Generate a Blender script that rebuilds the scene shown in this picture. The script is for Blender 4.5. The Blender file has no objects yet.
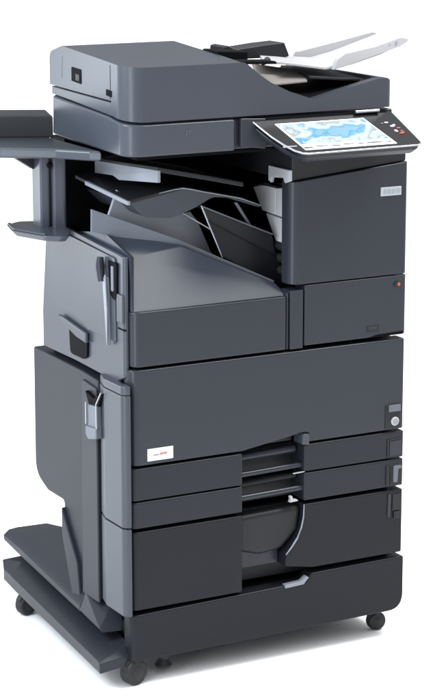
import bpy, bmesh, math
from mathutils import Vector, Matrix

scn = bpy.context.scene
COL = scn.collection
R = math.radians

# ------------------------------------------------------------------ materials
def plastic(name, col, rough=0.45, spec=0.5, grain=0.02, scale=900.0, metal=0.0, mottled=0.05):
    m = bpy.data.materials.new(name); m.use_nodes = True
    nt = m.node_tree; b = nt.nodes['Principled BSDF']
    b.inputs['Metallic'].default_value = metal
    b.inputs['Specular IOR Level'].default_value = spec
    tc = nt.nodes.new('ShaderNodeTexCoord')
    n1 = nt.nodes.new('ShaderNodeTexNoise'); n1.inputs['Scale'].default_value = 7.0; n1.inputs['Detail'].default_value = 5
    nt.links.new(tc.outputs['Object'], n1.inputs['Vector'])
    mr = nt.nodes.new('ShaderNodeMapRange')
    mr.inputs['To Min'].default_value = rough - mottled; mr.inputs['To Max'].default_value = rough + mottled
    nt.links.new(n1.outputs['Fac'], mr.inputs['Value']); nt.links.new(mr.outputs['Result'], b.inputs['Roughness'])
    mx = nt.nodes.new('ShaderNodeMix'); mx.data_type = 'RGBA'
    mx.inputs['A'].default_value = (*[c * 0.94 for c in col], 1); mx.inputs['B'].default_value = (*[c * 1.06 for c in col], 1)
    nt.links.new(n1.outputs['Fac'], mx.inputs['Factor']); nt.links.new(mx.outputs['Result'], b.inputs['Base Color'])
    if grain:
        n2 = nt.nodes.new('ShaderNodeTexNoise'); n2.inputs['Scale'].default_value = scale; n2.inputs['Detail'].default_value = 2
        nt.links.new(tc.outputs['Object'], n2.inputs['Vector'])
        bp = nt.nodes.new('ShaderNodeBump'); bp.inputs['Strength'].default_value = grain * 5; bp.inputs['Distance'].default_value = 0.0006
        nt.links.new(n2.outputs['Fac'], bp.inputs['Height']); nt.links.new(bp.outputs['Normal'], b.inputs['Normal'])
    return m

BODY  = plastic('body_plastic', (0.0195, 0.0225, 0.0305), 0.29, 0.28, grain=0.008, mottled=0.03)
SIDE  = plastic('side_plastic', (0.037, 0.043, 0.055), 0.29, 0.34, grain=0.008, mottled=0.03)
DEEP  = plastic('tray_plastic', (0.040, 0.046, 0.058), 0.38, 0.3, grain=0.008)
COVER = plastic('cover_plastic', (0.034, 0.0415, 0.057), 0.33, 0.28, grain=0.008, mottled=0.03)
DARK  = plastic('dark_plastic', (0.013, 0.014, 0.016), 0.45, 0.25)
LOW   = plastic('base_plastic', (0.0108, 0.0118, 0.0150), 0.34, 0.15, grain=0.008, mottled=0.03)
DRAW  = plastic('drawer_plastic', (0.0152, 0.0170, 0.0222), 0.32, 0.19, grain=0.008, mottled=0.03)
FLAP  = plastic('flap_plastic', (0.46, 0.47, 0.49), 0.45, 0.35)
SIDE_DIM = plastic('side_plastic_dimmed', (0.015, 0.018, 0.025), 0.36, 0.13, grain=0.008)  # darkened side plastic: shade on the lower door put into its colour
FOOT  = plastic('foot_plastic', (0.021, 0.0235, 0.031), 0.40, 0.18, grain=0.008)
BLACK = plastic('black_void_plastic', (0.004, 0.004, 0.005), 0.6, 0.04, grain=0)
GLOSS = plastic('gloss_black', (0.007, 0.007, 0.008), 0.22, 0.16, grain=0, mottled=0.03)
RUBB  = plastic('black_rubber', (0.014, 0.014, 0.015), 0.55, 0.3)
PALE  = plastic('pale_grey_plastic', (0.32, 0.33, 0.35), 0.45, 0.4)
TRIM  = plastic('tray_end_plastic', (0.19, 0.205, 0.235), 0.4, 0.35)
WHITE = plastic('white_plastic', (0.36, 0.36, 0.372), 0.4, 0.3)
BEIGE = plastic('warm_grey_plastic', (0.20, 0.185, 0.172), 0.5, 0.3)
MID   = plastic('mid_grey_plastic', (0.095, 0.107, 0.13), 0.42, 0.35)
SILV  = plastic('silver_trim', (0.40, 0.41, 0.44), 0.25, 0.5, grain=0, metal=0.9)
STEEL = plastic('steel_bracket', (0.40, 0.42, 0.46), 0.3, 0.5, grain=0, metal=0.8)
RED   = plastic('red_mark', (0.55, 0.06, 0.03), 0.5, 0.4, grain=0)
LABEL = plastic('label_white', (0.60, 0.62, 0.64), 0.5, 0.3, grain=0)
NPLATE = plastic('nameplate_grey', (0.34, 0.36, 0.39), 0.4, 0.4, grain=0)
NPRINT = plastic('nameplate_print', (0.25, 0.27, 0.31), 0.4, 0.4, grain=0)
GREYM = plastic('grey_mark', (0.22, 0.24, 0.28), 0.5, 0.4, grain=0)

def screen_material():
    m = bpy.data.materials.new('screen_glow'); m.use_nodes = True
    nt = m.node_tree; b = nt.nodes['Principled BSDF']
    tc = nt.nodes.new('ShaderNodeTexCoord')
    mp = nt.nodes.new('ShaderNodeMapping'); mp.inputs['Scale'].default_value = (13, 24, 10); mp.inputs['Location'].default_value = (0.35, 0.2, 0.1)
    nt.links.new(tc.outputs['Object'], mp.inputs['Vector'])
    n = nt.nodes.new('ShaderNodeTexNoise'); n.inputs['Scale'].default_value = 1.0; n.inputs['Detail'].default_value = 4; n.inputs['Roughness'].default_value = 0.5; n.inputs['Distortion'].default_value = 0.3
    nt.links.new(mp.outputs['Vector'], n.inputs['Vector'])
    cr = nt.nodes.new('ShaderNodeValToRGB'); e = cr.color_ramp.elements
    e[0].position = 0.0; e[0].color = (0.07, 0.42, 0.80, 1)
    e[1].position = 1.0; e[1].color = (0.60, 0.82, 0.93, 1)
    for p, c in ((0.435, (0.09, 0.46, 0.83, 1)), (0.425, (0.30, 0.66, 0.90, 1)), (0.490, (0.34, 0.69, 0.91, 1)), (0.497, (0.78, 0.90, 0.96, 1)), (0.555, (0.86, 0.94, 0.97, 1)), (0.562, (0.60, 0.82, 0.94, 1)), (0.59, (0.62, 0.83, 0.94, 1)), (0.60, (0.48, 0.55, 0.60, 1)), (0.64, (0.52, 0.60, 0.66, 1)), (0.65, (0.78, 0.90, 0.95, 1))):
        q = e.new(p); q.color = c
    nt.links.new(n.outputs['Fac'], cr.inputs['Fac'])
    b.inputs['Base Color'].default_value = (0.02, 0.02, 0.02, 1); b.inputs['Roughness'].default_value = 0.25
    b.inputs['Specular IOR Level'].default_value = 0.2
    nt.links.new(cr.outputs['Color'], b.inputs['Emission Color']); b.inputs['Emission Strength'].default_value = 0.95
    return m
SCREEN = screen_material()
def emit(name, col, s):
    m = bpy.data.materials.new(name); m.use_nodes = True; b = m.node_tree.nodes['Principled BSDF']
    b.inputs['Base Color'].default_value = (*col, 1); b.inputs['Emission Color'].default_value = (*col, 1); b.inputs['Emission Strength'].default_value = s
    return m
SCRW = emit('screen_white', (0.88, 0.94, 0.97), 0.95)
SCRD = emit('screen_dark', (0.03, 0.04, 0.06), 0.5)
LEDR = emit('red_lamp', (0.34, 0.05, 0.025), 0.25)
LEDW = emit('white_key', (0.75, 0.78, 0.82), 0.25)

# ------------------------------------------------------------------ geometry helpers
def rp(pts, n=7):
    """2-D polygon; an entry (x, y, r) rounds that corner."""
    out = []; N = len(pts)
    for i, p in enumerate(pts):
        P = Vector(p[:2]); r = p[2] if len(p) > 2 else 0
        if r <= 0: out.append((P.x, P.y)); continue
        A = Vector(pts[i - 1][:2]) - P; B = Vector(pts[(i + 1) % N][:2]) - P
        la, lb = A.length, B.length; A.normalize(); B.normalize()
        ang = A.angle(B); t = min(r / math.tan(ang / 2), la * 0.49, lb * 0.49)
        s, e = P + A * t, P + B * t
        for k in range(n + 1):
            u = k / n; q = s * (1 - u) ** 2 + P * 2 * u * (1 - u) + e * u * u
            out.append((q.x, q.y))
    return out

class MB:
    def __init__(self): self.bm = bmesh.new()
    def prism(self, poly, axis, a, b):
        f = {'x': lambda p, t: (t, p[0], p[1]), 'y': lambda p, t: (p[0], t, p[1]), 'z': lambda p, t: (p[0], p[1], t)}[axis]
        A = [self.bm.verts.new(f(p, a)) for p in poly]; B = [self.bm.verts.new(f(p, b)) for p in poly]
        self.bm.faces.new(A); self.bm.faces.new(B[::-1]); n = len(poly)
        for i in range(n): self.bm.faces.new((A[i], B[i], B[(i + 1) % n], A[(i + 1) % n]))
        return self
    def box(self, x0, x1, y0, y1, z0, z1):
        return self.prism([(x0, y0), (x1, y0), (x1, y1), (x0, y1)], 'z', z0, z1)
    def loft(self, A, B):
        """closed solid between two 3-D polygons of equal length"""
        a = [self.bm.verts.new(p) for p in A]; b = [self.bm.verts.new(p) for p in B]; n = len(a)
        self.bm.faces.new(a); self.bm.faces.new(b[::-1])
        for i in range(n): self.bm.faces.new((a[i], b[i], b[(i + 1) % n], a[(i + 1) % n]))
        return self
    def plate(self, pts, t):
        """3-D polygon with thickness vector t"""
        t = Vector(t); return self.loft(pts, [tuple(Vector(p) + t) for p in pts])
    def tube(self, path, r, n=10):
        path = [Vector(p) for p in path]; rings = []
        for i, p in enumerate(path):
            d = (path[min(i + 1, len(path) - 1)] - path[max(i - 1, 0)]).normalized()
            ref = Vector((0, 0, 1)) if abs(d.z) < 0.9 else Vector((0, 1, 0))
            u = d.cross(ref).normalized(); v = d.cross(u)
            rr = r[i] if isinstance(r, (list, tuple)) else r
            rings.append([self.bm.verts.new(p + u * rr * math.cos(2 * math.pi * k / n) + v * rr * math.sin(2 * math.pi * k / n)) for k in range(n)])
        for a, b in zip(rings, rings[1:]):
            for k in range(n): self.bm.faces.new((a[k], a[(k + 1) % n], b[(k + 1) % n], b[k]))
        self.bm.faces.new(rings[0]); self.bm.faces.new(rings[-1][::-1]); return self
    def lathe(self, prof, c, d, n=28):
        """profile [(t, r)] turned about axis d through c"""
        c = Vector(c); d = Vector(d).normalized(); ref = Vector((0, 0, 1)) if abs(d.z) < 0.9 else Vector((1, 0, 0))
        u = d.cross(ref).normalized(); v = d.cross(u); rings = []
        for t, r in prof:
            rings.append([self.bm.verts.new(c + d * t + u * r * math.cos(2 * math.pi * k / n) + v * r * math.sin(2 * math.pi * k / n)) for k in range(n)])
        for a, b in zip(rings, rings[1:]):
            for k in range(n): self.bm.faces.new((a[k], a[(k + 1) % n], b[(k + 1) % n], b[k]))
        self.bm.faces.new(rings[0]); self.bm.faces.new(rings[-1][::-1]); return self
    def round(self, pick, off, seg=6):
        es = [e for e in self.bm.edges if pick(*(v.co for v in e.verts))]
        bmesh.ops.bevel(self.bm, geom=es, offset=off, segments=seg, profile=0.5, affect='EDGES', clamp_overlap=True)
        return self
    def finish(self, bev, seg=3, ang=32):
        bm = self.bm
        bmesh.ops.recalc_face_normals(bm, faces=bm.faces[:])
        if bev:
            es = [e for e in bm.edges if len(e.link_faces) == 2 and e.calc_face_angle(0) > R(ang)]
            bmesh.ops.bevel(bm, geom=es, offset=bev, segments=seg, profile=0.5, affect='EDGES', clamp_overlap=True)
        return bm

ROOT = bpy.data.objects.new('copier', None); COL.objects.link(ROOT)
ROOT.location = (0.32, 0.2, 0.0); ROOT.empty_display_size = 0.1
ROOT['label'] = 'tall dark grey office copier on casters with raised touch screen and open white document tray'
ROOT['category'] = 'copier'
BASE = Vector(ROOT.location)

def part(name, mb, mat, bev=0.002, parent=None, label=None, seg=3, ang=32, sharp=35):
    """ONE mesh object; its origin is the middle of its own bounds"""
    bm = mb.finish(bev, seg, ang)
    co = [v.co for v in bm.verts]
    c = Vector([(min(p[i] for p in co) + max(p[i] for p in co)) / 2 for i in range(3)])
    bmesh.ops.translate(bm, verts=bm.verts[:], vec=-c)
    for f in bm.faces: f.smooth = True
    me = bpy.data.meshes.new(name); bm.to_mesh(me); bm.free()
    me.set_sharp_from_angle(angle=R(sharp))
    me.materials.append(mat)
    o = bpy.data.objects.new(name, me); COL.objects.link(o)
    par = parent or ROOT
    o.parent = par
    o.location = c - par_world(par)
    w = o.modifiers.new('wn', 'WEIGHTED_NORMAL'); w.keep_sharp = True; w.weight = 80
    if label: o['label'] = label
    return o
def par_world(o):
    v = Vector((0, 0, 0))
    while o: v += Vector(o.location); o = o.parent
    return v
def near(v, t, e=1e-4): return abs(v - t) < e
def vert_edge(x, y):
    return lambda a, b: near(a.x, x) and near(b.x, x) and near(a.y, y) and near(b.y, y)

# ------------------------------------------------------------------ chassis inside
mb = MB()
mb.box(0.02, 0.17, 0.13, 0.27, 0.08, 0.33)
mb.box(0.02, 0.17, 0.13, 0.40, 0.331, 0.66)
mb.box(0.171, 0.625, 0.13, 0.42, 0.08, 0.66)
mb.box(0.02, 0.625, 0.05, 0.128, 0.48, 0.655)
mb.box(0.43, 0.625, 0.03, 0.42, 0.662, 1.062)
mb.box(0.03, 0.428, 0.35, 0.42, 0.662, 1.062)
mb.box(0.02, 0.43, 0.05, 0.348, 0.662, 0.755)
part('chassis', mb, BLACK, 0.001)

# ------------------------------------------------------------------ base
mb = MB().prism(rp([(0.0, 0.052), (0.643, 0.058, 0.036), (0.643, 0.176), (0.417, 0.174), (0.403, 0.158), (0.0, 0.150)]), 'y', 0.0, 0.036)
mb.round(vert_edge(0.0, 0.0), 0.014)
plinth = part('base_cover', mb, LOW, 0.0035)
mb = MB().prism([(0.352, 0.1515), (0.396, 0.1535), (0.4085, 0.166), (0.404, 0.170), (0.391, 0.1605), (0.352, 0.1585)], 'y', -0.002, 0.012)
part('base_lip', mb, TRIM, 0.0008, parent=plinth)
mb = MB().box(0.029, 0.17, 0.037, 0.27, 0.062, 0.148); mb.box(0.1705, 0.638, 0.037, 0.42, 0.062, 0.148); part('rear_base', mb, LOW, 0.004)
mb = MB().box(0.6262, 0.6335, 0.052, 0.42, 0.10, 0.655); part('right_side_panel', mb, BODY, 0.002)

# ------------------------------------------------------------------ drawers
XL0, XL1, XR0, XR1 = 0.003, 0.252, 0.396, 0.637
def drawer(zl0, zl1, zr0, zr1, mat, right=None):
    """a drawer is the dark box behind; its two fronts leave the hand opening free between them"""
    d = part('paper_drawer', MB().box(0.006, 0.634, 0.050, 0.127, zl0 + 0.004, zl1 - 0.004), DARK, 0.003)
    mb = MB().box(XL0, XL1, 0.0, 0.049, zl0, zl1)
    mb.round(vert_edge(XL0, 0.0), 0.012)
    part('drawer_front', mb, mat, 0.0034, parent=d)
    mb = MB().prism(right, 'y', 0.0, 0.049) if right else MB().box(XR0, XR1, 0.0, 0.049, zr0, zr1)
    part('drawer_front', mb, mat, 0.0034, parent=d, ang=40)
    return d
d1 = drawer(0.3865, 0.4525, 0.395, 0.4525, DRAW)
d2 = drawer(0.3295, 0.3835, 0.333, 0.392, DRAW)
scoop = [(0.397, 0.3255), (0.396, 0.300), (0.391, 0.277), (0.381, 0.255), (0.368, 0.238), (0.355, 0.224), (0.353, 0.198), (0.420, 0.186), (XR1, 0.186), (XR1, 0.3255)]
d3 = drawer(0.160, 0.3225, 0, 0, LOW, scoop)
# pale tube painting the highlight along the scoop's edge
mb = MB().tube([(x - 0.001, -0.0005, z) for x, z in scoop[:6]], [0.0012, 0.0015, 0.0019, 0.0021, 0.0018, 0.0012])
part('edge_highlight', mb, TRIM, 0, parent=d3)
# pocket behind the scoop
mb = MB().prism(rp([(0.25, 0.318), (0.398, 0.322), (0.392, 0.268), (0.352, 0.232, 0.03), (0.30, 0.227, 0.04), (0.25, 0.242)]), 'y', 0.012, 0.0485)
part('drawer_pocket', mb, DARK, 0.012, parent=d3, ang=50)
mb = MB().box(0.2535, 0.352, 0.030, 0.049, 0.199, 0.29)
part('pocket_floor', mb, BODY, 0.002, parent=d3)
# pulls of the upper drawers inside the opening
def pull(d, z, y, x1, r):
    mb = MB().tube([(0.249, y, z), (0.30, y, z + 0.001), (x1, y, z + 0.003)], r, 14)
    return part('drawer_pull', mb, BODY, 0, parent=d)
pull(d1, 0.436, 0.030, 0.388, 0.0085); pull(d1, 0.4045, 0.014, 0.397, 0.006); pull(d2, 0.356, 0.012, 0.397, 0.0065)
mb = MB().tube([(0.249, 0.03, 0.378), (0.39, 0.03, 0.382)], 0.007, 12); part('drawer_pull', mb, DARK, 0, parent=d2)
mb = MB().prism(rp([(0.362, 0.3335, .002), (0.384, 0.3345, .002), (0.380, 0.3385), (0.371, 0.3395), (0.369, 0.3475, .002), (0.364, 0.346, .002), (0.366, 0.339)]), 'y', 0.002, 0.010)
part('latch', mb, WHITE, 0.0006, parent=d2, label='small white latch inside the drawer opening')
mb = MB().tube([(0.372, 0.004, 0.3935), (0.399, 0.004, 0.3945)], 0.0014, 8); part('wire_clip', mb, PALE, 0, parent=d1)
# drawer end details
mb = MB().prism([(0.596, 0.398), (0.600, 0.398), (0.600, 0.434), (0.631, 0.436), (0.631, 0.438), (0.596, 0.437)], 'y', -0.002, 0.002)
part('grip_edge', mb, DARK, 0.0006, parent=d1)
mb = MB().box(0.602, 0.632, -0.0015, 0.002, 0.4005, 0.433); part('grip_plate', mb, BODY, 0.001, parent=d1)
mb = MB().box(0.594, 0.602, -0.003, 0.003, 0.338, 0.381); part('grip_edge', mb, DARK, 0.001, parent=d2)
mb = MB().box(0.604, 0.633, -0.0015, 0.003, 0.336, 0.381); part('grip_plate', mb, DARK, 0.001, parent=d2)
mb = MB().prism(rp([(0.611, 0.343, .003), (0.621, 0.343), (0.623, 0.372), (0.630, 0.372), (0.630, 0.379, .003), (0.611, 0.379, .003)]), 'y', -0.005, 0.0)
part('size_dial', mb, MID, 0.001, parent=d2)
mb = MB().prism(rp([(0.599, 0.270, .004), (0.605, 0.266, .003), (0.607, 0.318), (0.600, 0.318)]), 'y', -0.003, 0.003); part('grip_edge', mb, BODY, 0.001, parent=d3)
mb = MB().box(0.611, 0.632, -0.0025, 0.003, 0.281, 0.316); part('grip_plate', mb, DARK, 0.001, parent=d3)
mb = MB().box(0.614, 0.628, -0.004, 0.003, 0.263, 0.2785); mb.box(0.618, 0.624, -0.005, 0.001, 0.267, 0.2745); part('drawer_lock', mb, DARK, 0.0008, parent=d3)

# ------------------------------------------------------------------ front door
mb = MB().prism([(0.004, 0.4575), (0.252, 0.4575), (0.386, 0.4770), (0.405, 0.4770), (0.405, 0.4570), (0.635, 0.4570), (0.635, 0.6505), (0.004, 0.6505)], 'y', 0.0, 0.034)
mb.round(vert_edge(0.004, 0.0), 0.020, 8)
door = part('front_door', mb, BODY, 0.0036, ang=60)
mb = MB().prism(rp([(0.387, 0.4545, .003), (0.404, 0.4535, .003), (0.4045, 0.4755, .004), (0.389, 0.4765, .004)]), 'y', -0.006, 0.03)
part('hinge_knuckle', mb, SIDE, 0.0015, parent=door)
mb = MB().box(0.252, 0.386, 0.034, 0.06, 0.455, 0.482); part('door_return', mb, DARK, 0.002, parent=door)
bd = MB().box(0.038, 0.0945, -0.0012, 0.001, 0.4655, 0.4905)
badge = part('badge', bd, LABEL, 0.0004, parent=door, label='small white badge with grey and red lettering')
def strokes(name, segs, y, mat, parent):
    mb = MB()
    for x0, x1, z0, z1 in segs: mb.box(x0, x1, y - 0.0006, y + 0.0004, z0, z1)
    return part(name, mb, mat, 0, parent=parent)
mb = MB()
# lettering is far too small to read in the photograph: short grey and red strokes
def lettering(x0, x1, zc, h, n, gap=0.3):
    s = []; w = (x1 - x0) / n
    for i in range(n):
        a = x0 + i * w; t = w * 0.22
        s += [(a, a + t, zc - h / 2, zc + h / 2)]
        if i % 2 == 0: s += [(a + t, a + w * (1 - gap), zc + h / 2 - h * 0.25, zc + h / 2), (a + t, a + w * (1 - gap), zc - h / 2, zc - h / 2 + h * 0.25)]
        else: s += [(a + t, a + w * (1 - gap), zc - h * 0.14, zc + h * 0.14), (a + w * (1 - gap) - t * .6, a + w * (1 - gap), zc, zc + h / 2)]
    return s
for nm, segs, mat in (('badge_print', lettering(0.051, 0.063, 0.4770, 0.0026, 5), GREYM), ('badge_print', lettering(0.067, 0.0815, 0.4785, 0.0036, 4, 0.15) + [(0.0645, 0.0662, 0.4765, 0.4785)], RED)):
    strokes(nm, segs, -0.0013, mat, door)
# lock at the right end of the door
mb = MB().box(0.590, 0.627, -0.002, 0.002, 0.461, 0.512); lk = part('lock_plate', mb, DARK, 0.001, parent=door)
mb = MB().box(0.597, 0.625, -0.006, -0.0005, 0.497, 0.511); part('lock_hood', mb, MID, 0.001, parent=door)
mb = MB().lathe([(0, 0.0095), (0.004, 0.0095), (0.0055, 0.008)], (0.613, 0.0, 0.4755), (0, -1, 0)); part('lock_ring', mb, WHITE, 0, parent=door)
mb = MB().lathe([(0, 0.0055), (0.0072, 0.0055)], (0.613, 0.0, 0.4755), (0, -1, 0), 20); part('lock_barrel', mb, GREYM, 0, parent=door)

# ------------------------------------------------------------------ left front cover under the output tray
mb = MB().box(0.010, 0.351, 0.0, 0.05, 0.6555, 0.7655)
mb.round(vert_edge(0.010, 0.0), 0.016)
part('left_front_cover', mb, BODY, 0.0038)
# sloped cover behind it
A0, A1 = (0.013, 0.008, 0.764), (0.047, 0.075, 0.859)
M, Rr, B1 = (0.160, 0.075, 0.871), (0.351, 0.0445, 0.785), (0.364, 0.034, 0.768)
B0 = (0.356, 0.008, 0.764)
K2, K1, BL, A2 = (0.160, 0.094, 0.872), (0.011, 0.128, 0.906), (0.011, 0.262, 0.889), (0.016, 0.030, 0.8735)
mb = MB(); bm = mb.bm
v = {k: bm.verts.new(p) for k, p in dict(A2=A2, A0=A0, A1=A1, M=M, R=Rr, B1=B1, B0=B0, K2=K2, K1=K1, BL=BL,
     a=(0.013, 0.262, 0.764), b=(0.362, 0.10, 0.764), r=(0.356, 0.056, 0.781)).items()}
F = lambda *k: bm.faces.new([v[i] for i in k])
F('A0', 'B0', 'B1', 'R', 'M', 'A1'); F('A0', 'A1', 'A2'); F('A2', 'A1', 'K1'); F('A1', 'M', 'K2', 'K1'); F('A2', 'K1', 'BL'); F('M', 'R', 'r', 'K2'); F('R', 'B1', 'b', 'r'); F('B1', 'B0', 'b')
F('A0', 'A2', 'BL', 'a'); F('A0', 'a', 'b', 'B0'); F('a', 'BL', 'K1', 'K2', 'r', 'b')
part('output_cover', mb, COVER, 0.003, ang=20)
# pillar beside the cover
mb = MB().box(0.3535, 0.3590, 0.004, 0.04, 0.655, 0.772); mb.box(0.3605, 0.3905, 0.0, 0.04, 0.655, 0.775)
part('pillar', mb, BODY, 0.002)

# ------------------------------------------------------------------ inclined output tray, its lip and the trays above
lip = [(-0.018, 0.122, 0.953), (0.155, 0.094, 0.884), (0.352, 0.050, 0.789)]
mb = MB(); mb.loft([lip[0], lip[1], lip[2], (0.352, 0.052, 0.770), (0.155, 0.096, 0.862), (-0.018, 0.124, 0.908)],
                   [(x, y + 0.006, z) for x, y, z in [lip[0], lip[1], lip[2], (0.352, 0.052, 0.770), (0.155, 0.096, 0.862), (-0.018, 0.124, 0.908)]])
lipo = part('tray_lip', mb, MID, 0.0015)
mb = MB().plate([(0.06, 0.130, 0.897), (0.40, 0.07, 0.755), (0.40, 0.34, 0.755), (0.06, 0.34, 0.897)], (0, 0, -0.008))
part('output_tray', mb, DARK, 0.002)
# grey inner wall with a curved upper edge
wall = [(0.052, 0.982), (0.075, 0.968), (0.112, 0.949), (0.150, 0.931), (0.185, 0.922), (0.215, 0.926), (0.232, 0.905), (0.262, 0.840), (0.30, 0.80), (0.03, 0.90), (0.03, 0.925)]
mb = MB().prism(wall, 'y', 0.152, 0.160)
part('inner_guide', mb, TRIM, 0.0015)
# lower tray with pale end edge
def slab(name, top, t, mat, bev=0.002, label=None):
    return part(name, MB().plate(top, (0, 0, -t)), mat, bev, label=label)
t2 = slab('sorter_tray', [(0.006, 0.25, 1.003), (0.050, 0.10, 0.968), (0.122, 0.10, 0.9795), (0.168, 0.10, 0.987), (0.16, 0.30, 0.999), (0.10, 0.30, 1.003)], 0.008, DARK)
part('end_strip', MB().plate([(0.011, 0.215, 0.9945), (0.0475, 0.098, 0.9665), (0.054, 0.097, 0.9665), (0.02, 0.215, 0.9945)], (0, 0, -0.008)), TRIM, 0.001, parent=t2)
t1 = slab('sorter_tray', [(0.052, 0.25, 1.033), (0.092, 0.055, 1.037), (0.20, 0.055, 1.013), (0.285, 0.058, 0.993), (0.285, 0.30, 0.993), (0.12, 0.30, 1.03)], 0.010, DARK)
part('end_strip', MB().loft([(0.051, 0.252, 1.028), (0.091, 0.053, 1.030), (0.091, 0.053, 1.006), (0.062, 0.165, 0.999), (0.058, 0.185, 1.006), (0.051, 0.252, 1.003)],
     [(0.058, 0.252, 1.028), (0.098, 0.053, 1.030), (0.098, 0.053, 1.006), (0.069, 0.165, 0.999), (0.065, 0.185, 1.006), (0.058, 0.252, 1.003)]), TRIM, 0.001, parent=t1)
# thin plates running down into the machine
for pts in ([(0.212, 0.095, 0.944), (0.300, 0.095, 0.906), (0.372, 0.095, 0.875), (0.372, 0.33, 0.875), (0.212, 0.33, 0.944)],):
    p = part('exit_plate', MB().plate(pts, (0, 0, -0.003)), DARK, 0.0008)
    part('plate_edge', MB().tube([(q[0], q[1] - 0.002, q[2] + 0.0005) for q in pts[:3]], 0.0016, 8), MID, 0, parent=p)
deep = rp([(0.050, 0.9655), (0.120, 0.9780, .03), (0.170, 0.9855, .04), (0.300, 0.9535), (0.348, 0.9350), (0.346, 0.9312), (0.270, 0.9570), (0.238, 0.9600, .03), (0.205, 0.9440, .04), (0.150, 0.9250, .07), (0.085, 0.9320, .04)], 10)
p = part('deep_tray', MB().prism(deep, 'y', 0.1005, 0.33), DEEP, 0.003, ang=50)
part('plate_edge', MB().tube([(0.118, 0.0995, 0.9772), (0.150, 0.0985, 0.9822), (0.170, 0.0985, 0.9838), (0.190, 0.0985, 0.9800), (0.215, 0.0985, 0.9735), (0.300, 0.0985, 0.9540), (0.348, 0.0985, 0.9355)], [0.0008, 0.0014, 0.0016, 0.0016, 0.0016, 0.0016, 0.0010], 8), TRIM, 0, parent=p)
part('tray_web', MB().prism([(0.290, 0.945), (0.297, 0.945), (0.332, 0.893), (0.325, 0.893)], 'y', 0.105, 0.109), MID, 0.0008)
p = part('paper_guide', MB().prism([(0.210, 0.948), (0.374, 0.872), (0.400, 0.76), (0.390, 0.74), (0.258, 0.838)], 'y', 0.098, 0.104), DARK, 0.0015)
part('guide_edge', MB().tube([(0.210, 0.096, 0.946), (0.2335, 0.096, 0.893), (0.258, 0.096, 0.838)], 0.0017, 8), PALE, 0, parent=p)
part('lower_guide', MB().prism([(0.224, 0.915), (0.386, 0.825), (0.398, 0.76), (0.258, 0.838)], 'y', 0.092, 0.0965), LOW, 0.001, parent=p)
part('plate_edge', MB().tube([(0.15, 0.15, 0.933), (0.185, 0.13, 0.929), (0.24, 0.11, 0.893)], 0.0014, 8), PALE, 0, parent=p)
mb = MB()
for zz in (0.80, 0.825, 0.85): mb.tube([(0.392, 0.07, zz), (0.392, 0.30, zz)], 0.010, 14)
part('exit_roller', mb, RUBB, 0)

# ------------------------------------------------------------------ right unit
mb = MB().prism([(0.362, 0.7865), (0.6365, 0.7865), (0.6365, 1.0180), (0.362, 0.9935)], 'y', 0.0, 0.04)
mb.round(vert_edge(0.362, 0.0), 0.020, 8); mb.round(vert_edge(0.6365, 0.0), 0.008)
tc = part('toner_door', mb, BODY, 0.0016)
mb = MB().prism([(0.3940, 0.6595), (0.6375, 0.6595), (0.6375, 0.7840), (0.3940, 0.7840)], 'y', 0.0, 0.04)
mb.round(vert_edge(0.6375, 0.0), 0.008)
lc = part('lower_right_cover', mb, BODY, 0.0022)
mb = MB().prism([(0.366, 0.995), (0.634, 1.019), (0.634, 1.062), (0.366, 1.062)], 'y', 0.006, 0.38)
part('panel_neck', mb, DARK, 0.003)
mb = MB().prism([(0.628, 0.66), (0.6355, 0.66), (0.6355, 1.055), (0.628, 1.055)], 'y', 0.042, 0.42); part('right_side_panel', mb, BODY, 0.002)
mb = MB().prism(rp([(0.004, 0.9965), (0.004, 1.018), (0.088, 1.018), (0.088, 0.988), (0.078, 0.984), (0.074, 0.995, .004), (0.030, 1.000, .004), (0.022, 0.990)]), 'x', 0.358, 0.3655); part('guide_frame', mb, PALE, 0.0015)
def sidebox(name, poly, x0, x1, mat, bev=0.002, parent=None, label=None):
    return part(name, MB().prism(poly, 'x', x0, x1), mat, bev, parent=parent, label=label)
ub = sidebox('exit_flap', [(0.198, 0.958), (0.145, 0.970), (0.105, 0.967), (0.105, 0.912), (0.160, 0.914)], 0.385, 0.44, FLAP, 0.002)
sidebox('flap_end', [(0.102, 0.968), (0.045, 0.974), (0.045, 0.910), (0.102, 0.912)], 0.385, 0.44, FLAP, 0.002, parent=ub)
sidebox('flap_latch', [(0.066, 0.945), (0.047, 0.945), (0.047, 0.915), (0.066, 0.915)], 0.3825, 0.386, MID, 0.001, parent=ub)
sidebox('flap_top', [(0.190, 0.962), (0.145, 0.974), (0.100, 0.972), (0.100, 0.968), (0.146, 0.967)], 0.383, 0.40, DARK, 0.001, parent=ub)
sidebox('lower_flap', [(0.152, 0.910), (0.045, 0.906), (0.045, 0.815), (0.080, 0.835), (0.112, 0.860)], 0.388, 0.44, FLAP, 0.003)
np_ = part('nameplate', MB().box(0.570, 0.619, -0.0022, 0.001, 0.951, 0.969), NPLATE, 0.0008, parent=tc, label='small pale grey nameplate')
strokes('nameplate_print', [(0.576 + k * 0.0105, 0.576 + k * 0.0105 + 0.0075, 0.9555, 0.9645) for k in range(4)], -0.0022, NPRINT, tc)
part('status_lamp', MB().lathe([(0, 0.0040), (0.002, 0.0036), (0.003, 0.0022)], (0.617, 0.0, 0.7655), (0, -1, 0), 20), LEDR, 0, parent=lc)
part('lamp_bezel', MB().lathe([(0, 0.0058), (0.002, 0.0058)], (0.6115, 0.0, 0.7665), (0, -1, 0), 20), DARK, 0, parent=lc)
mb = MB().box(0.541, 0.571, -0.0008, 0.001, 0.6715, 0.6865); emb = part('embossed_mark', mb, DARK, 0.0006, parent=lc)
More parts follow.
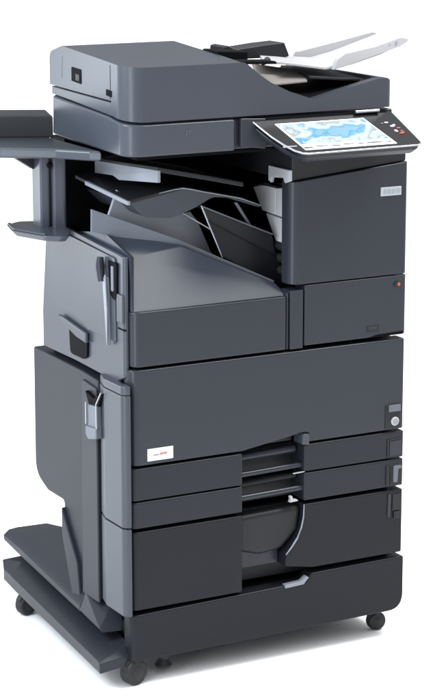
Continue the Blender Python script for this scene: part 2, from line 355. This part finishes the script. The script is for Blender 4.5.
part('embossed_mark', MB().box(0.546, 0.566, -0.0012, 0.0, 0.676, 0.682), BODY, 0.0004, parent=lc)
part('finger_slot', MB().prism([(0.545, 0.6595), (0.63, 0.6595), (0.63, 0.6665), (0.565, 0.6645)], 'y', -0.001, 0.02), BLACK, 0.0008, parent=lc)

# ------------------------------------------------------------------ scanner
def along_x(poly, x0, x1): return MB().prism(poly, 'x', x0, x1)
mb = along_x([(0.0, 1.0655), (0.0, 1.1265), (0.085, 1.1375), (0.35, 1.1535), (0.355, 1.075)], 0.0, 0.2335)
mb.round(lambda a, b: near(a.x, 0) and near(b.x, 0) and near(a.y, 0) and near(b.y, 0), 0.038, 8)
mb.round(lambda a, b: near(a.x, 0) and near(b.x, 0) and a.y > .34 and b.y > .34, 0.02, 5)
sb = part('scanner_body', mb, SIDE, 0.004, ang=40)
mb = along_x([(0.008, 1.067), (0.008, 1.1265), (0.35, 1.1265), (0.35, 1.072)], 0.236, 0.60); part('scanner_right_cover', mb, BODY, 0.003)
mb = along_x([(0.02, 1.0575), (0.02, 1.064), (0.34, 1.070), (0.34, 1.062)], 0.03, 0.60); part('scanner_underside', mb, BLACK, 0.001)
strokes('icon_mark', [(0.127, 0.139, 1.1095, 1.1105), (0.127, 0.128, 1.101, 1.1095), (0.1335, 0.1345, 1.103, 1.1085)], -0.0002, MID, sb)
mb = along_x([(0.070, 1.1385), (0.064, 1.1650), (0.346, 1.1715), (0.346, 1.1560)], 0.002, 0.03); part('hinge_strip', mb, SIDE, 0.002)

# document feeder: block minus V channel minus pocket
def to_obj(mb, name='tmp'):
    bmesh.ops.recalc_face_normals(mb.bm, faces=mb.bm.faces[:])
    me = bpy.data.meshes.new(name); mb.bm.to_mesh(me); mb.bm.free()
    o = bpy.data.objects.new(name, me); COL.objects.link(o); return o
mb = along_x(rp([(0.0, 1.1315), (0.0, 1.2355), (0.075, 1.2415), (0.290, 1.256, 0.02), (0.350, 1.240, 0.02), (0.350, 1.1745), (0.066, 1.1685), (0.072, 1.1415)]), 0.0, 0.594)
mb.round(lambda a, b: near(a.x, 0) and near(b.x, 0) and near(a.y, 0) and near(b.y, 0) and abs(a.z - b.z) > .05, 0.046, 10)
mb.round(lambda a, b: near(a.x, .594) and near(b.x, .594) and near(a.y, 0) and near(b.y, 0) and abs(a.z - b.z) > .05, 0.012, 4)
block = to_obj(mb)
cut1 = to_obj(MB().prism([(0.249, 1.4), (0.249, 1.2375), (0.262, 1.231), (0.290, 1.209), (0.315, 1.193), (0.356, 1.174), (0.411, 1.156), (0.459, 1.1675), (0.52, 1.181), (0.560, 1.1895), (0.582, 1.190), (0.594, 1.183), (0.70, 1.18), (0.70, 1.4)], 'y', -0.1, 0.6))
cut2 = to_obj(MB().box(0.285, 0.572, 0.022, 0.325, 1.140, 1.4))
for i, c in enumerate((cut1, cut2)):
    m = block.modifiers.new('b%d' % i, 'BOOLEAN'); m.object = c; m.operation = 'DIFFERENCE'; m.solver = 'EXACT'
dg = bpy.context.evaluated_depsgraph_get(); dg.update()
me = bpy.data.meshes.new_from_object(block.evaluated_get(dg))
mb = MB(); mb.bm.from_mesh(me); bmesh.ops.remove_doubles(mb.bm, verts=mb.bm.verts[:], dist=1e-5)
for o in (block, cut1, cut2): bpy.data.objects.remove(o)
df = part('document_feeder', mb, SIDE, 0.0022, ang=40)
part('feeder_pocket', MB().box(0.288, 0.569, 0.024, 0.323, 1.1405, 1.146), BLACK, 0, parent=df)
# left side details
sidebox('sensor_window', rp([(0.199, 1.188, .002), (0.243, 1.191, .002), (0.243, 1.2185, .002), (0.199, 1.2165, .002)]), -0.0015, 0.004, BLACK, 0.0006, parent=df)
sidebox('sensor_pane', rp([(0.205, 1.193), (0.222, 1.194), (0.222, 1.207), (0.205, 1.206)]), -0.0025, 0.0, DARK, 0.0004, parent=df)
sidebox('side_port', rp([(0.063, 1.1755), (0.086, 1.177), (0.086, 1.189), (0.063, 1.1875)]), -0.0014, 0.004, BLACK, 0.0005, parent=df)
sidebox('seam', [(0.0685, 1.172), (0.070, 1.172), (0.070, 1.236), (0.0685, 1.236)], -0.0006, 0.004, DARK, 0, parent=df)
sidebox('seam', [(0.292, 1.192), (0.293, 1.192), (0.288, 1.235), (0.287, 1.235)], -0.0005, 0.004, MID, 0, parent=df)
# roller cover and things inside the feeder
mb = MB().prism(rp([(0.300, 1.224), (0.455, 1.224, .004), (0.442, 1.2535, .004), (0.395, 1.2505), (0.330, 1.2440), (0.312, 1.252, .003), (0.302, 1.250)]), 'y', 0.17, 0.23)
mb.round(lambda a, b: False, .001) if False else None
part('roller_cover', mb, DARK, 0.003)
mb = MB().prism([(0.245, 1.238), (0.318, 1.224), (0.318, 1.246), (0.25, 1.250)], 'y', 0.10, 0.165); part('feeder_mouth', mb, BLACK, 0.003)
mb = MB().tube([(0.312, 0.03, 1.2285), (0.336, 0.055, 1.2315)], [0.004, 0.007], 14); part('feed_roller', mb, RUBB, 0)
mb = MB().prism([(0.249, 1.2315), (0.33, 1.2285), (0.326, 1.2345), (0.249, 1.2375)], 'y', 0.004, 0.05); part('feeder_seal', mb, BLACK, 0.001)
# paper exit plate (warm grey) and black guides below the document tray
mb = MB().plate([(0.295, 0.026, 1.2085), (0.335, 0.026, 1.188), (0.425, 0.05, 1.188), (0.455, 0.12, 1.200), (0.36, 0.16, 1.216)], (0, 0, -0.004)); part('exit_plate', mb, BEIGE, 0.001, label='warm grey exit plate below the white tray')
mb = MB().plate([(0.43, 0.05, 1.196), (0.50, 0.04, 1.190), (0.55, 0.05, 1.186), (0.55, 0.20, 1.192), (0.45, 0.20, 1.205)], (0, 0, -0.005)); part('exit_guide', mb, DARK, 0.001)
mb = MB().plate([(0.34, 0.026, 1.176), (0.40, 0.026, 1.158), (0.42, 0.026, 1.158), (0.55, 0.03, 1.180), (0.55, 0.30, 1.186), (0.35, 0.30, 1.186)], (0, 0, -0.004)); part('feeder_floor', mb, BLACK, 0.001)

# document tray: bent white sheet with two raised side guides
fr = [(0.325, 0.055, 1.2325), (0.400, 0.055, 1.2225), (0.470, 0.055, 1.2115), (0.530, 0.055, 1.2185), (0.600, 0.055, 1.236), (0.655, 0.055, 1.256)]
bk = [(0.400, 0.20, 1.2290), (0.450, 0.20, 1.2240), (0.520, 0.20, 1.2180), (0.570, 0.20, 1.2280), (0.640, 0.20, 1.248), (0.690, 0.20, 1.262)]
mb = MB(); bm = mb.bm
rows = [[bm.verts.new(p) for p in fr], [bm.verts.new(p) for p in bk], [bm.verts.new((p[0], p[1], p[2] - 0.005)) for p in bk], [bm.verts.new((p[0], p[1], p[2] - 0.005)) for p in fr]]
for j in range(4):
    a, b = rows[j], rows[(j + 1) % 4]
    for i in range(5): bm.faces.new((a[i], a[i + 1], b[i + 1], b[i]))
bm.faces.new([r[0] for r in rows]); bm.faces.new([r[5] for r in rows])
tray = part('document_tray', mb, WHITE, 0.001, label='white document tray folded up at its end')
mb = MB().prism(rp([(0.482, 1.2070), (0.491, 1.2275, .008), (0.508, 1.2375, .006), (0.580, 1.2490), (0.640, 1.2650, .004), (0.664, 1.2605, .006), (0.640, 1.2475), (0.560, 1.2260), (0.520, 1.2150)]), 'y', 0.042, 0.054)
part('side_guide', mb, WHITE, 0.0015, parent=tray)
mb = MB().prism(rp([(0.480, 1.2140), (0.492, 1.2305), (0.600, 1.2500), (0.672, 1.2640, .006), (0.688, 1.2600, .005), (0.692, 1.2420, .004), (0.600, 1.2180), (0.540, 1.2060)]), 'y', 0.201, 0.211)
part('side_guide', mb, WHITE, 0.0015, parent=tray)
part('guide_mark', MB().prism([(0.626, 1.2495), (0.631, 1.2505), (0.6315, 1.2575), (0.6265, 1.2565)], 'y', 0.0412, 0.043), GREYM, 0, parent=tray)
part('guide_mark', MB().prism([(0.611, 1.2500), (0.6155, 1.2510), (0.6155, 1.2525), (0.611, 1.2515)], 'y', 0.0412, 0.043), GREYM, 0, parent=tray)

# ------------------------------------------------------------------ operation panel (tilted)
TILT = math.atan2(0.058, 0.09)
O = Vector((0.0, 0.0, 1.1225)); Vv = Vector((0, -math.cos(TILT), -math.sin(TILT))); Nn = Vector((0, -math.sin(TILT), math.cos(TILT)))
def on(x, v, h=0.0): return tuple(O + Vector((x, 0, 0)) + Vv * v + Nn * h)
outline = [(0.270, 0.0), (0.278, 0.022), (0.290, 0.052), (0.305, 0.078), (0.320, 0.097), (0.333, 0.106), (0.345, 0.1085), (0.600, 0.1065), (0.6085, 0.103), (0.610, 0.096), (0.592, 0.0), ]
def inset(k, c=(0.45, 0.05)): return [(c[0] + (x - c[0]) * k, c[1] + (y - c[1]) * k) for x, y in outline]
mb = MB().loft([on(x, v, 0) for x, v in outline], [on(x, v, -0.013) for x, v in inset(0.975)])
panel = part('operation_panel', mb, GLOSS, 0.0015, ang=50)
mb = MB().tube([on(x, v, -0.0008) for x, v in [(0.2705, 0.001)] + outline[1:9]], [0.0010] + [0.0019] * 6 + [0.0016, 0.0010], 10)
part('silver_rim', mb, SILV, 0, parent=panel)
mb = MB().loft([on(x, v, -0.011) for x, v in inset(0.988)], [on(x, v, -0.027) for x, v in inset(0.93, (0.47, 0.03))])
part('panel_back', mb, BODY, 0.003, parent=panel, ang=50)
sq = [(0.3140, 0.0165), (0.5170, 0.0165), (0.5530, 0.0985), (0.3440, 0.0985)]
def lerp(a, b, t): return (a[0] + (b[0] - a[0]) * t, a[1] + (b[1] - a[1]) * t)
def sxy(u, w): return lerp(lerp(sq[0], sq[1], u), lerp(sq[3], sq[2], u), w)
def quad(u0, u1, w0, w1, h, t=0.0006):
    P = [on(*sxy(u, w), h) for u, w in ((u0, w0), (u1, w0), (u1, w1), (u0, w1))]
    return MB().loft(P, [tuple(Vector(p) - Nn * t) for p in P])
part('screen', quad(0, 1, 0, 1, 0.0012, 0.0014), SCRW, 0, parent=panel, label='lit touch screen with blue and white picture')
part('screen_picture', quad(0.015, 0.985, 0.03, 0.80, 0.0016), SCREEN, 0, parent=panel)
mb = MB()
for u0, u1, w0, w1 in ((0.0, 0.10, 0.90, 0.955), (0.14, 0.27, 0.885, 0.92), (0.31, 0.40, 0.90, 0.94), (0.44, 0.56, 0.88, 0.915), (0.60, 0.66, 0.895, 0.93), (0.70, 0.86, 0.885, 0.935), (0.90, 0.97, 0.90, 0.93)):
    q = quad(u0, u1, w0, w1, 0.0018); me = bpy.data.meshes.new('t'); q.bm.to_mesh(me); mb.bm.from_mesh(me); bpy.data.meshes.remove(me)
part('screen_icons', mb, SCRD, 0, parent=panel)
mb = MB()
for k in range(11):
    q = quad(0.06 + k * 0.045, 0.06 + k * 0.045 + (0.028 if k % 3 else 0.018), 0.70, 0.755, 0.0018); me = bpy.data.meshes.new('t'); q.bm.to_mesh(me); mb.bm.from_mesh(me); bpy.data.meshes.remove(me)
part('screen_text', mb, emit('screen_text_blue', (0.22, 0.45, 0.62), 0.6), 0, parent=panel)
def key(x, v, w, d, mat):
    w *= 0.75; d *= 0.85
    P = [on(x - w, v - d, 0.0016), on(x + w, v - d, 0.0016), on(x + w + .002, v + d, 0.0016), on(x - w + .002, v + d, 0.0016)]
    part('key', MB().loft(P, [tuple(Vector(p) - Nn * 0.002) for p in P]), mat, 0.0004, parent=panel)
for x, v, w, d, m in ((0.561, 0.034, .0045, .0014, LEDW), (0.550, 0.036, .003, .001, GREYM), (0.569, 0.046, .005, .0022, LEDW), (0.5745, 0.043, .003, .0015, LEDW),
                      (0.580, 0.053, .0045, .0018, LEDR), (0.5705, 0.061, .0035, .003, LEDW), (0.582, 0.067, .0065, .0014, LEDR), (0.5785, 0.070, .007, .0012, LEDR), (0.583, 0.062, .003, .0012, GREYM)):
    key(x, v, w, d, m)
part('stylus_slot', MB().loft([on(0.300, 0.083, 0.0006), on(0.330, 0.083, 0.0006), on(0.331, 0.086, 0.0006), on(0.301, 0.086, 0.0006)], [on(0.300, 0.083, -0.001), on(0.330, 0.083, -0.001), on(0.331, 0.086, -0.001), on(0.301, 0.086, -0.001)]), GREYM, 0, parent=panel)
part('panel_hinge', MB().tube([(0.505, -0.004, 1.1260), (0.560, -0.004, 1.1262)], 0.0035, 12), SILV, 0, parent=panel)
mb = MB().prism([(0.245, 1.072), (0.30, 1.066), (0.30, 1.125), (0.245, 1.128)], 'y', -0.004, 0.006); part('panel_bracket', mb, BODY, 0.002)

# ------------------------------------------------------------------ left: work shelf, post, small tray
mb = MB().prism(rp([(-0.40, 0.330), (-0.160, 0.245, .05), (-0.067, 0.178, .02), (-0.022, 0.120, .01), (-0.003, 0.104), (-0.003, 0.35), (-0.40, 0.55)]), 'z', 1.0475, 1.0675)
shelf = part('work_shelf', mb, SIDE, 0.005)
mb = MB().loft([(-0.40, 0.530, 1.0685), (-0.004, 0.328, 1.0685), (-0.004, 0.328, 1.112), (-0.40, 0.530, 1.112)], [(-0.40, 0.545, 1.0685), (-0.004, 0.343, 1.0685), (-0.006, 0.360, 1.123), (-0.40, 0.562, 1.123)])
part('shelf_fence', mb, DARK, 0.003, parent=shelf)
mb = MB().prism([(-0.125, 1.0470), (-0.068, 1.0470), (-0.068, 1.018), (-0.080, 1.018)], 'y', 0.255, 0.275); part('shelf_bracket', mb, DARK, 0.003, parent=shelf)
mb = MB().prism(rp([(-0.0800, 0.226, .006), (-0.0605, 0.218, .008), (-0.0605, 0.265), (-0.0800, 0.265)]), 'z', 0.905, 1.0470)
post = part('support_post', mb, SIDE, 0.001)
mb = MB().prism(rp([(-0.0570, 0.216, .008), (-0.0300, 0.204, .010), (-0.0300, 0.25), (-0.0570, 0.265)]), 'z', 0.905, 1.0470); part('post_rib', mb, SIDE, 0.001, parent=post)
part('post_rib', MB().box(-0.0605, -0.0565, 0.226, 0.262, 0.905, 1.041), DARK, 0, parent=post)
part('post_knob', MB().lathe([(0, 0.005), (0.014, 0.005), (0.016, 0.003)], (-0.0585, 0.228, 1.030), (-0.45, -0.89, 0), 18), BLACK, 0, parent=post)
part('post_back', MB().box(-0.028, 0.10, 0.29, 0.31, 0.87, 1.040), BLACK, 0.002)
mb = MB().prism(rp([(-0.128, 0.290, .01), (-0.146, 0.222, .02), (-0.116, 0.130, .02), (-0.078, 0.100, .015), (-0.042, 0.165, .01), (-0.022, 0.290), (-0.09, 0.315, .02)]), 'z', 0.894, 0.907)
bm = mb.bm
for q in bm.verts:
    if q.co.z < 0.90: q.co.x = -0.07 + (q.co.x + 0.07) * 0.85; q.co.y = 0.21 + (q.co.y - 0.21) * 0.85
trayb = part('side_tray', mb, SIDE, 0.003)
part('tray_rim', MB().prism(rp([(-0.126, 0.287, .01), (-0.143, 0.222, .02), (-0.113, 0.132, .02), (-0.108, 0.138, .02), (-0.136, 0.223, .02), (-0.120, 0.284, .01)]), 'z', 0.907, 0.911), SIDE, 0.001, parent=trayb)

# ------------------------------------------------------------------ finisher: upper side box
UP = [(0.018, 0.634), (0.060, 0.6175), (0.250, 0.6225), (0.408, 0.6215), (0.408, 0.700), (0.388, 0.840), (0.375, 0.893), (0.264, 0.891), (0.044, 0.875), (0.018, 0.872)]
mb = MB().prism(UP, 'x', 0.0, 0.008)
mb.round(lambda a, b: near(a.x, 0) and near(b.x, 0) and near(a.y, .018) and near(b.y, .018), 0.010, 5)
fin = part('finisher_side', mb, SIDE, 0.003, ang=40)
mb = MB().prism(rp([(0.052, 0.700), (0.180, 0.700), (0.215, 0.712, .02), (0.300, 0.722, .03), (0.372, 0.745, .02), (0.352, 0.882, .006), (0.264, 0.880), (0.052, 0.866, .006)]), 'x', -0.0035, 0.002)
part('access_door', mb, SIDE, 0.0018)
sidebox('handle_hood', [(0.312, 0.708), (0.290, 0.708), (0.176, 0.694), (0.176, 0.673), (0.225, 0.678), (0.270, 0.690)], -0.010, -0.002, SIDE, 0.003)
sidebox('handle_pocket_shade', rp([(0.182, 0.644, .006), (0.200, 0.636, .01), (0.262, 0.636, .012), (0.266, 0.686), (0.180, 0.672)]), -0.0050, 0.003, BLACK, 0.0008)  # raised black plate, paints the shade of a recess under the hood
sidebox('lever_slot_shade', rp([(0.044, 0.780, .012), (0.072, 0.790, .012), (0.080, 0.860, .006), (0.041, 0.857, .006)]), -0.0050, 0.003, BLACK, 0.001)  # flat black plate, the slot's inner shade is in its colour
sidebox('slot_grip', rp([(0.052, 0.800, .006), (0.062, 0.800, .006), (0.062, 0.850), (0.052, 0.850)]), -0.0075, -0.003, MID, 0.001)
lev = part('lever', MB().tube([(-0.013, 0.098, 0.862), (-0.014, 0.097, 0.845), (-0.013, 0.092, 0.815)], [0.007, 0.0095, 0.0075], 12), BODY, 0)
part('lever_arm', MB().loft([(-0.012, 0.092, 0.824), (-0.012, 0.076, 0.824), (-0.012, 0.073, 0.69), (-0.012, 0.0755, 0.69)], [(-0.003, 0.092, 0.824), (-0.003, 0.076, 0.824), (-0.003, 0.073, 0.69), (-0.003, 0.0755, 0.69)]), TRIM, 0.002, parent=lev)
part('lever_arm', MB().tube([(-0.0125, 0.0765, 0.83), (-0.0125, 0.070, 0.76), (-0.0115, 0.0735, 0.69)], [0.0020, 0.0018, 0.001], 8), TRIM, 0, parent=lev)
sidebox('corner_cap', rp([(0.0195, 0.742, .003), (0.046, 0.742, .003), (0.046, 0.798, .003), (0.0195, 0.798, .003)]), -0.004, 0.002, SIDE, 0.0015)
sidebox('corner_slot', [(0.0185, 0.727), (0.046, 0.728), (0.046, 0.731), (0.0185, 0.730)], -0.001, 0.004, BLACK, 0)
part('corner_gap_fill', MB().box(0.0085, 0.012, 0.024, 0.40, 0.62, 0.868), BLACK, 0)  # black filler, gives the narrow gap its shade by colour

# ------------------------------------------------------------------ finisher: lower side box
LOWP = rp([(0.128, 0.150), (0.128, 0.606), (0.200, 0.611), (0.446, 0.614, .006), (0.449, 0.336, .05), (0.385, 0.312, .03), (0.303, 0.312, .01), (0.298, 0.24), (0.262, 0.130)])
mb = MB().prism(LOWP, 'x', -0.006, 0.03)
lowb = part('lower_side_door', mb, SIDE_DIM, 0.004, ang=40)
mb = MB().prism(rp([(0.1290, 0.140), (0.1290, 0.590), (0.196, 0.596, .004), (0.208, 0.140)]), 'x', -0.0105, -0.004); part('door_strip', mb, FOOT, 0.003, parent=lowb)  # lighter than the door: brightening towards the front put into its colour
mb = MB().prism([(0.300, 0.300), (0.2990, 0.24), (0.250, 0.115), (0.21, 0.115), (0.225, 0.20)], 'x', -0.014, -0.003); part('door_rib', mb, SIDE_DIM, 0.003, parent=lowb)
# rounded front column with its cap
col = rp([(-0.0055, 0.122), (-0.0165, 0.080, .012), (-0.0165, -0.002, .022), (0.0005, -0.010, .010), (0.0015, 0.04), (0.02, 0.05), (0.02, 0.122)])
mb = MB().prism(col, 'z', 0.336, 0.604); part('corner_column', mb, SIDE, 0.0025, ang=45)
mb = MB().prism(col, 'z', 0.152, 0.3335); part('corner_column', mb, SIDE, 0.0025, ang=45)
mb = MB().prism([(x * 0.97, 0.05 + (y - 0.05) * 0.98) for x, y in col], 'z', 0.6045, 0.623); part('column_cap', mb, SIDE, 0.006, ang=45)
sidebox('door_seam', [(0.1225, 0.15), (0.1275, 0.15), (0.1275, 0.53), (0.1225, 0.53)], -0.0068, 0.004, BLACK, 0)
sidebox('clip_pocket', [(0.164, 0.580), (0.126, 0.572), (0.082, 0.592), (0.105, 0.560), (0.148, 0.556)], -0.0185, -0.004, BLACK, 0.001)
mb = MB().prism(rp([(0.148, 0.556), (0.106, 0.560), (0.103, 0.505, .006), (0.148, 0.500, .006)]), 'x', -0.021, -0.009)
clip = part('clip', mb, MID, 0.003)
part('clip_foot', MB().prism(rp([(0.152, 0.512, .004), (0.102, 0.516, .004), (0.102, 0.494, .005), (0.140, 0.485, .006), (0.152, 0.495, .004)]), 'x', -0.025, -0.010), MID, 0.003, parent=clip)
part('clip_wire', MB().tube([(-0.0235, 0.151, 0.56), (-0.0235, 0.151, 0.515)], 0.0014, 8), PALE, 0, parent=clip)
part('clip_wire', MB().tube([(-0.0225, 0.082, 0.593), (-0.0235, 0.103, 0.565), (-0.0235, 0.102, 0.515)], 0.0014, 8), PALE, 0, parent=clip)

# ------------------------------------------------------------------ splayed feet
def hull(pts):
    mb = MB(); vs = [mb.bm.verts.new(p) for p in pts]
    r = bmesh.ops.convex_hull(mb.bm, input=vs)
    bmesh.ops.delete(mb.bm, geom=[g for g in set(r['geom_interior']) | set(r['geom_unused']) if isinstance(g, bmesh.types.BMVert)], context='VERTS')
    bmesh.ops.dissolve_limit(mb.bm, angle_limit=R(4), verts=mb.bm.verts[:], edges=mb.bm.edges[:])
    return mb
def loops(L):
    mb = MB(); rows = [[mb.bm.verts.new(p) for p in l] for l in L]; n = len(rows[0])
    for a, b in zip(rows, rows[1:]):
        for k in range(n): mb.bm.faces.new((a[k], a[(k + 1) % n], b[(k + 1) % n], b[k]))
    mb.bm.faces.new(rows[0]); mb.bm.faces.new(rows[-1][::-1]); return mb
foot = part('lower_foot', loops([[(-0.020, 0.606, 0.050), (-0.018, 0.608, 0.072), (-0.010, 0.636, 0.086), (0.10, 0.630, 0.093), (0.10, 0.606, 0.050)],
    [(-0.028, 0.520, 0.048), (-0.023, 0.555, 0.0735), (0.018, 0.590, 0.090), (0.10, 0.585, 0.093), (0.10, 0.52, 0.048)],
    [(-0.072, 0.002, 0.045), (-0.0725, 0.004, 0.068), (-0.030, 0.020, 0.074), (0.010, 0.034, 0.080), (0.012, 0.018, 0.046)],
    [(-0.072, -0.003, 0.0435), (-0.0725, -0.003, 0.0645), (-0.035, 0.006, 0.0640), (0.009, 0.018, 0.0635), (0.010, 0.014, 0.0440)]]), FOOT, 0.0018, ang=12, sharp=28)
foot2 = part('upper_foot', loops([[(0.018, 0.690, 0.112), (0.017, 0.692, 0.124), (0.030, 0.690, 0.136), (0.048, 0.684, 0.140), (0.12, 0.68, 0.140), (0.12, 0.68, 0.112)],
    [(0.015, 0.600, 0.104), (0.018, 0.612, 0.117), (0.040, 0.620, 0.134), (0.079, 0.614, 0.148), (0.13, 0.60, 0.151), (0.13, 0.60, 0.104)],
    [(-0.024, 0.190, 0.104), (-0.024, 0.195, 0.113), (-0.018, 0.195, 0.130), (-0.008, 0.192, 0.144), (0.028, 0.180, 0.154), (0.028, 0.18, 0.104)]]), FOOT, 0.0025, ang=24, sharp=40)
part('foot_cap', hull([(-0.0255, 0.193, 0.108), (-0.0320, 0.082, 0.104), (-0.029, 0.073, 0.098), (0.010, 0.066, 0.098), (0.027, 0.095, 0.122), (0.009, 0.118, 0.134), (-0.0095, 0.194, 0.146), (0.023, 0.178, 0.1555), (0.004, 0.101, 0.120), (0.028, 0.178, 0.10)]), FOOT, 0.0022, parent=foot2, ang=12, sharp=28)
part('foot_fillet', hull([(-0.008, 0.196, 0.140), (0.0, 0.196, 0.142), (-0.008, 0.26, 0.14), (0.0, 0.26, 0.14), (-0.003, 0.20, 0.162), (0.0, 0.25, 0.172)]), FOOT, 0.002, parent=foot2, ang=14)

# ------------------------------------------------------------------ casters
def caster(c, axis, r, w, top, name='caster'):
    c = Vector(c); axis = Vector(axis).normalized()
    f = MB().lathe([(0, r * 0.55), (top - c.z - r * 0.3, r * 0.55)], (c.x, c.y, c.z + r * 0.45), (0, 0, 1), 20)
    f.lathe([(-w * .30, r * 0.55), (-w * .28, r * .70), (w * .28, r * .70), (w * .30, r * .55)], c + Vector((-r * 0.25, 0, r * 0.40)), axis, 24)
    o = part(name, f, DARK, 0.001)
    wh = MB().lathe([(-w * .5, r * .55), (-w * .5, r * .80), (-w * .42, r * .93), (-w * .25, r), (w * .25, r), (w * .42, r * .93), (w * .5, r * .80), (w * .5, r * .55)], c, axis, 36)
    wh.lathe([(-w * .62, r * .12), (-w * .60, r * .3), (-w * .52, r * .56), (w * .52, r * .56), (w * .60, r * .3), (w * .62, r * .12)], c, axis, 24)
    part('wheel', wh, RUBB, 0, parent=o)
caster((0.013, 0.020, 0.027), (-0.25, 0.97, 0), 0.027, 0.030, 0.06)
caster((0.610, 0.054, 0.0205), (0.10, 0.99, 0), 0.0205, 0.022, 0.062)
caster((-0.012, 0.500, 0.023), (-0.25, 0.97, 0), 0.023, 0.026, 0.06)
caster((0.560, 0.360, 0.024), (0.9, 0.3, 0), 0.024, 0.028, 0.062)
mb = MB().lathe([(0.0, 0.015), (0.006, 0.018), (0.010, 0.014), (0.018, 0.010), (0.022, 0.012), (0.060, 0.012)], (0.088, 0.035, 0.018), (0, 0, 1), 22); part('leveling_foot', mb, RUBB, 0)
mb = MB().box(0.075, 0.125, 0.025, 0.05, 0.046, 0.056); part('foot_plate', mb, RUBB, 0.002)

# ------------------------------------------------------------------ white studio floor
fm = bpy.data.materials.new('white_studio_sheet'); fm.use_nodes = True
b = fm.node_tree.nodes['Principled BSDF']; b.inputs['Roughness'].default_value = 0.9; b.inputs['Specular IOR Level'].default_value = 0.0
tcn = fm.node_tree.nodes.new('ShaderNodeTexCoord'); nz = fm.node_tree.nodes.new('ShaderNodeTexNoise'); nz.inputs['Scale'].default_value = 3
mxn = fm.node_tree.nodes.new('ShaderNodeMix'); mxn.data_type = 'RGBA'; mxn.inputs['A'].default_value = (0.93, 0.93, 0.93, 1); mxn.inputs['B'].default_value = (0.95, 0.95, 0.95, 1)
fm.node_tree.links.new(tcn.outputs['Object'], nz.inputs['Vector']); fm.node_tree.links.new(nz.outputs['Fac'], mxn.inputs['Factor']); fm.node_tree.links.new(mxn.outputs['Result'], b.inputs['Base Color'])
me = bpy.data.meshes.new('floor'); S = 90
me.from_pydata([(-S, -S, 0), (S, -S, 0), (S, S, 0), (-S, S, 0)], [], [(0, 1, 2, 3)]); me.materials.append(fm)
fl = bpy.data.objects.new('floor', me); COL.objects.link(fl); fl['kind'] = 'structure'; fl['label'] = 'seamless white studio floor'

# ------------------------------------------------------------------ studio light: soft white room, bright overhead and on the left
w = bpy.data.worlds.new('World'); scn.world = w; w.use_nodes = True; nt = w.node_tree
bg = nt.nodes['Background']; tc_ = nt.nodes.new('ShaderNodeTexCoord')
def lobe(vec, lo, hi, amp):
    d = nt.nodes.new('ShaderNodeVectorMath'); d.operation = 'DOT_PRODUCT'; d.inputs[1].default_value = Vector(vec).normalized()
    nt.links.new(tc_.outputs['Generated'], d.inputs[0])
    r = nt.nodes.new('ShaderNodeMapRange'); r.interpolation_type = 'SMOOTHSTEP'
    r.inputs['From Min'].default_value = lo; r.inputs['From Max'].default_value = hi; r.inputs['To Min'].default_value = 0; r.inputs['To Max'].default_value = amp
    nt.links.new(d.outputs['Value'], r.inputs['Value']); return r.outputs['Result']
def add(a, b_):
    n = nt.nodes.new('ShaderNodeMath'); n.operation = 'ADD'
    nt.links.new(a, n.inputs[0])
    if isinstance(b_, float): n.inputs[1].default_value = b_
    else: nt.links.new(b_, n.inputs[1])
    return n.outputs[0]
s = add(add(lobe((0, 0, 1), 0.15, 0.95, 1.85), lobe((-1.0, 0.25, 0.35), 0.3, 1.0, 0.40)), 0.20)
nt.links.new(s, bg.inputs['Strength']); bg.inputs['Color'].default_value = (0.97, 0.985, 1.0, 1)

def area(name, loc, target, size, power, col):
    l = bpy.data.lights.new(name, 'AREA'); l.shape = 'RECTANGLE'; l.size, l.size_y = size; l.energy = power; l.color = col
    o = bpy.data.objects.new(name, l); COL.objects.link(o); o.location = loc
    o.rotation_euler = (Vector(target) - Vector(loc)).to_track_quat('-Z', 'Y').to_euler()
area('key_softbox', (-1.30, 0.0, 1.62), (0.0, 0.10, 1.0), (0.6, 0.7), 34, (0.82, 0.91, 1.0))
area('strip_softbox', (-1.55, -0.95, 0.85), (0.15, 0.0, 0.75), (0.45, 1.7), 18, (0.88, 0.94, 1.0))
area('rim_softbox', (-1.62, 2.46, 0.85), (0.0, 0.1, 0.95), (0.95, 1.1), 26, (0.84, 0.92, 1.0))
area('top_softbox', (1.7, -0.6, 3.2), (0.4, 0.1, 0.6), (1.3, 1.0), 100, (1, 1, 1))

# ------------------------------------------------------------------ camera
cam = bpy.data.cameras.new('camera'); co = bpy.data.objects.new('camera', cam); COL.objects.link(co); scn.camera = co
f_px = 2180.0; th = R(61.4); pitch = math.atan(500 / f_px)
cam.sensor_fit = 'VERTICAL'; cam.sensor_height = 36; cam.sensor_width = 36; cam.lens = f_px / 700 * 36
cam.clip_end = 500
h = Vector((math.cos(th), math.sin(th), 0)); fw = h * math.cos(pitch) - Vector((0, 0, 1)) * math.sin(pitch)
co.location = (-1.804, -3.688, 1.635)
co.rotation_euler = fw.to_track_quat('-Z', 'Y').to_euler()

scn.view_settings.view_transform = 'Standard'; scn.view_settings.look = 'None'; scn.view_settings.exposure = 0; scn.view_settings.gamma = 1
scn.render.resolution_x, scn.render.resolution_y = 652, 1024
scn.render.engine = 'CYCLES'; scn.cycles.use_denoising = True; scn.cycles.max_bounces = 8
